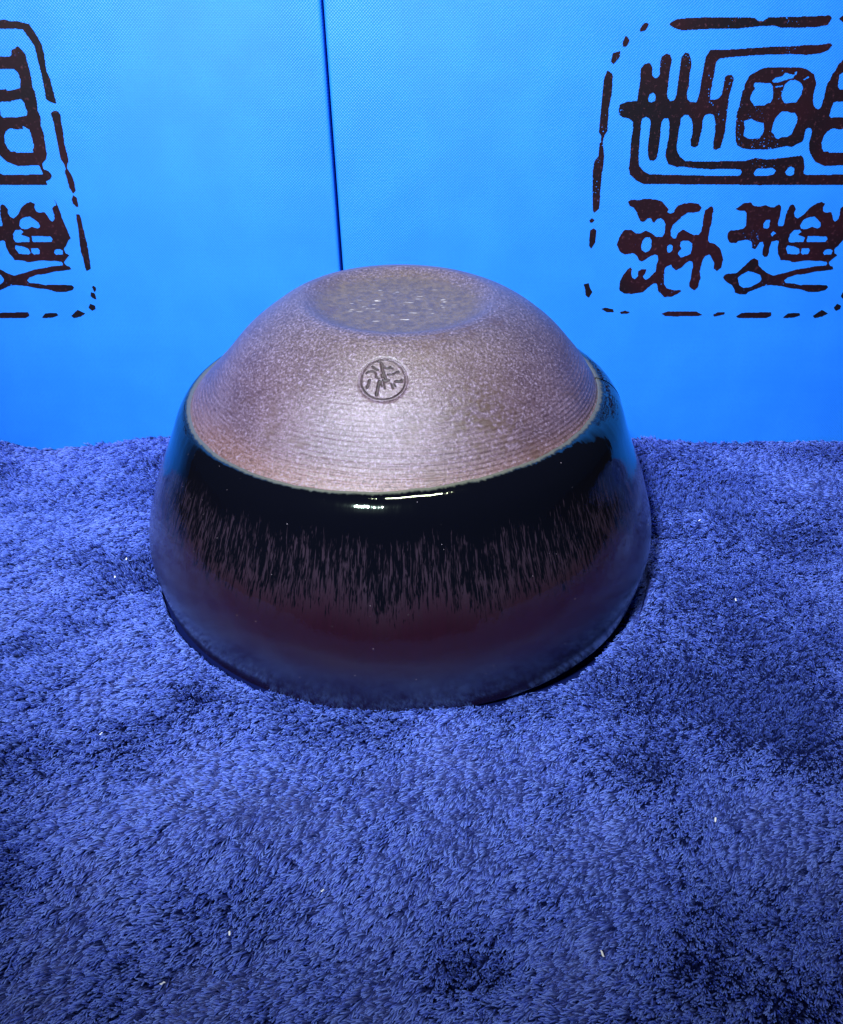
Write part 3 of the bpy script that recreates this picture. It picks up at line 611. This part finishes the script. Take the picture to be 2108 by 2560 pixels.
# --- glaze coat, over the rim and up inside
inner_p = [(0.976, -0.016), (0.958, -0.004), (0.962, 0.10), (0.955, 0.28), (0.90, 0.46), (0.80, 0.66), (0.62, 0.85), (0.40, 0.97), (0.0, 1.0)]
INN = catmull(inner_p, 8)
prof_g = np.vstack([[(0.770, 0.728)], LOW[::-1], INN])
ng = len(prof_g)
ge = glaze_edge(phi)
PR = prof_g[:, 0][:, None] + 0 * phi[None, :]; PZ = prof_g[:, 1][:, None] + 0 * phi[None, :]
outer = (np.arange(ng) <= len(LOW))[:, None]
wgt = np.where(outer, np.clip((PZ - 0.45) / (ZG - 0.45), 0, 1) ** 2, 0)
PZ = PZ + wgt * ge[None, :]
# the edge follows the slope of the clay under it
PR = PR - wgt ** 6 * ge[None, :] * 0.95
PR = PR + np.where(outer, 0.0016 * nG(phi[None, :] * 2.1, PZ * 4), 0)
gx_, gy_ = PR * np.cos(phi)[None, :] * S, PR * np.sin(phi)[None, :] * S
GV = np.stack([gx_, gy_, PZ * S], -1)
sl = np.hypot(np.diff(prof_g[:, 0]), np.diff(prof_g[:, 1])); ga = np.concatenate([[0], np.cumsum(sl)]); ga = ga - ga[1]
dist = np.broadcast_to(np.minimum(ga, 1.1)[:, None], PZ.shape).copy()
GUV = np.stack([np.broadcast_to(phi[None, :] / (2 * pi), (ng, nu)), dist], -1).reshape(-1, 2)
ii = (np.arange(ng - 1)[:, None] * nu + np.arange(nu - 1)[None, :]).ravel()
GF = np.stack([ii, ii + nu, ii + nu + 1, ii + 1], 1)
glaze = mesh_obj('glaze', GV.reshape(-1, 3).tolist(), GF.tolist(), M_glaze, bowl, uvs=GUV)

# --- pressed maker's mark: a ring and the strokes of a character
STROKES = [([(580, 480), (640, 520), (720, 545)], 30), ([(700, 355), (750, 360), (790, 390)], 28), ([(800, 400), (830, 540), (880, 640), (925, 740)], 44),
           ([(845, 450), (900, 495), (980, 500), (1040, 470), (1070, 500)], 32), ([(980, 640), (1100, 635), (1160, 595), (1220, 580)], 30),
           ([(460, 640), (500, 600), (560, 585), (650, 590), (690, 640), (700, 710), (770, 735)], 26), ([(560, 790), (555, 880), (530, 960)], 36),
           ([(785, 800), (770, 950), (755, 1110)], 40), ([(820, 800), (835, 860), (860, 920)], 22), ([(870, 770), (930, 800), (1000, 770)], 34),
           ([(880, 800), (900, 880), (920, 960)], 22), ([(1060, 850), (1100, 950)], 26), ([(1120, 850), (1150, 910)], 24),
           ([(1150, 800), (1290, 800), (1300, 760)], 34), ([(830, 650), (845, 700)], 34)]
NR = 96
tt = np.linspace(-1.12, 1.12, NR); UU, VV = np.meshgrid(tt, tt)
depth = np.zeros_like(UU)
def segd(px, py, a, b):
    ax, ay = a; bx_, by_ = b; dx, dy = bx_ - ax, by_ - ay
    t = np.clip(((px - ax) * dx + (py - ay) * dy) / (dx * dx + dy * dy + 1e-9), 0, 1)
    return np.hypot(px - ax - t * dx, py - ay - t * dy)
for pts_, wdt in STROKES:
    q = [((x - 875) / 515, -(y - 755) / 460) for x, y in pts_]
    d = np.min([segd(UU, VV, q[k], q[k + 1]) for k in range(len(q) - 1)], 0)
    depth = np.maximum(depth, sstep(wdt / 480 * 1.25, wdt / 480 * 0.35, d) * 0.00034)
rad = np.hypot(UU, VV)
depth = np.maximum(depth, 0.00006 * sstep(1.0, 0.95, rad))
depth = np.maximum(depth, 0.00034 * np.exp(-((rad - 0.965) / 0.035) ** 2) * (0.75 + 0.45 * sstep(0.3, -0.9, VV)))
depth -= 0.00010 * np.exp(-((rad - 1.035) / 0.03) ** 2)
Pm, Nm = surf(PHI0 + UU * RST / (RIN * S), AST + VV * RST / S)
off = 0.00003 - depth - 0.0002 * sstep(1.06, 1.12, rad)
MV = Pm + Nm * off[..., None]
i = (np.arange(NR - 1)[:, None] * NR + np.arange(NR - 1)[None, :]).ravel()
MF = np.stack([i, i + 1, i + NR + 1, i + NR], 1)
cen = rad.ravel()[MF].max(1) < 1.11
MF = MF[cen]
MUV = np.stack([(PHI0 + UU * 0.01) / (2 * pi), (AST * S + VV * RST)], -1).reshape(-1, 2)
mark = mesh_obj('maker_mark', MV.reshape(-1, 3).tolist(), MF.tolist(), M_clay, bowl, uvs=MUV)
mark.data.materials.append(M_stroke_shade)
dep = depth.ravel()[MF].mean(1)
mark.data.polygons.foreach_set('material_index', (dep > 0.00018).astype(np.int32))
mark['label'] = 'round pressed maker\'s mark with dark sunken strokes'
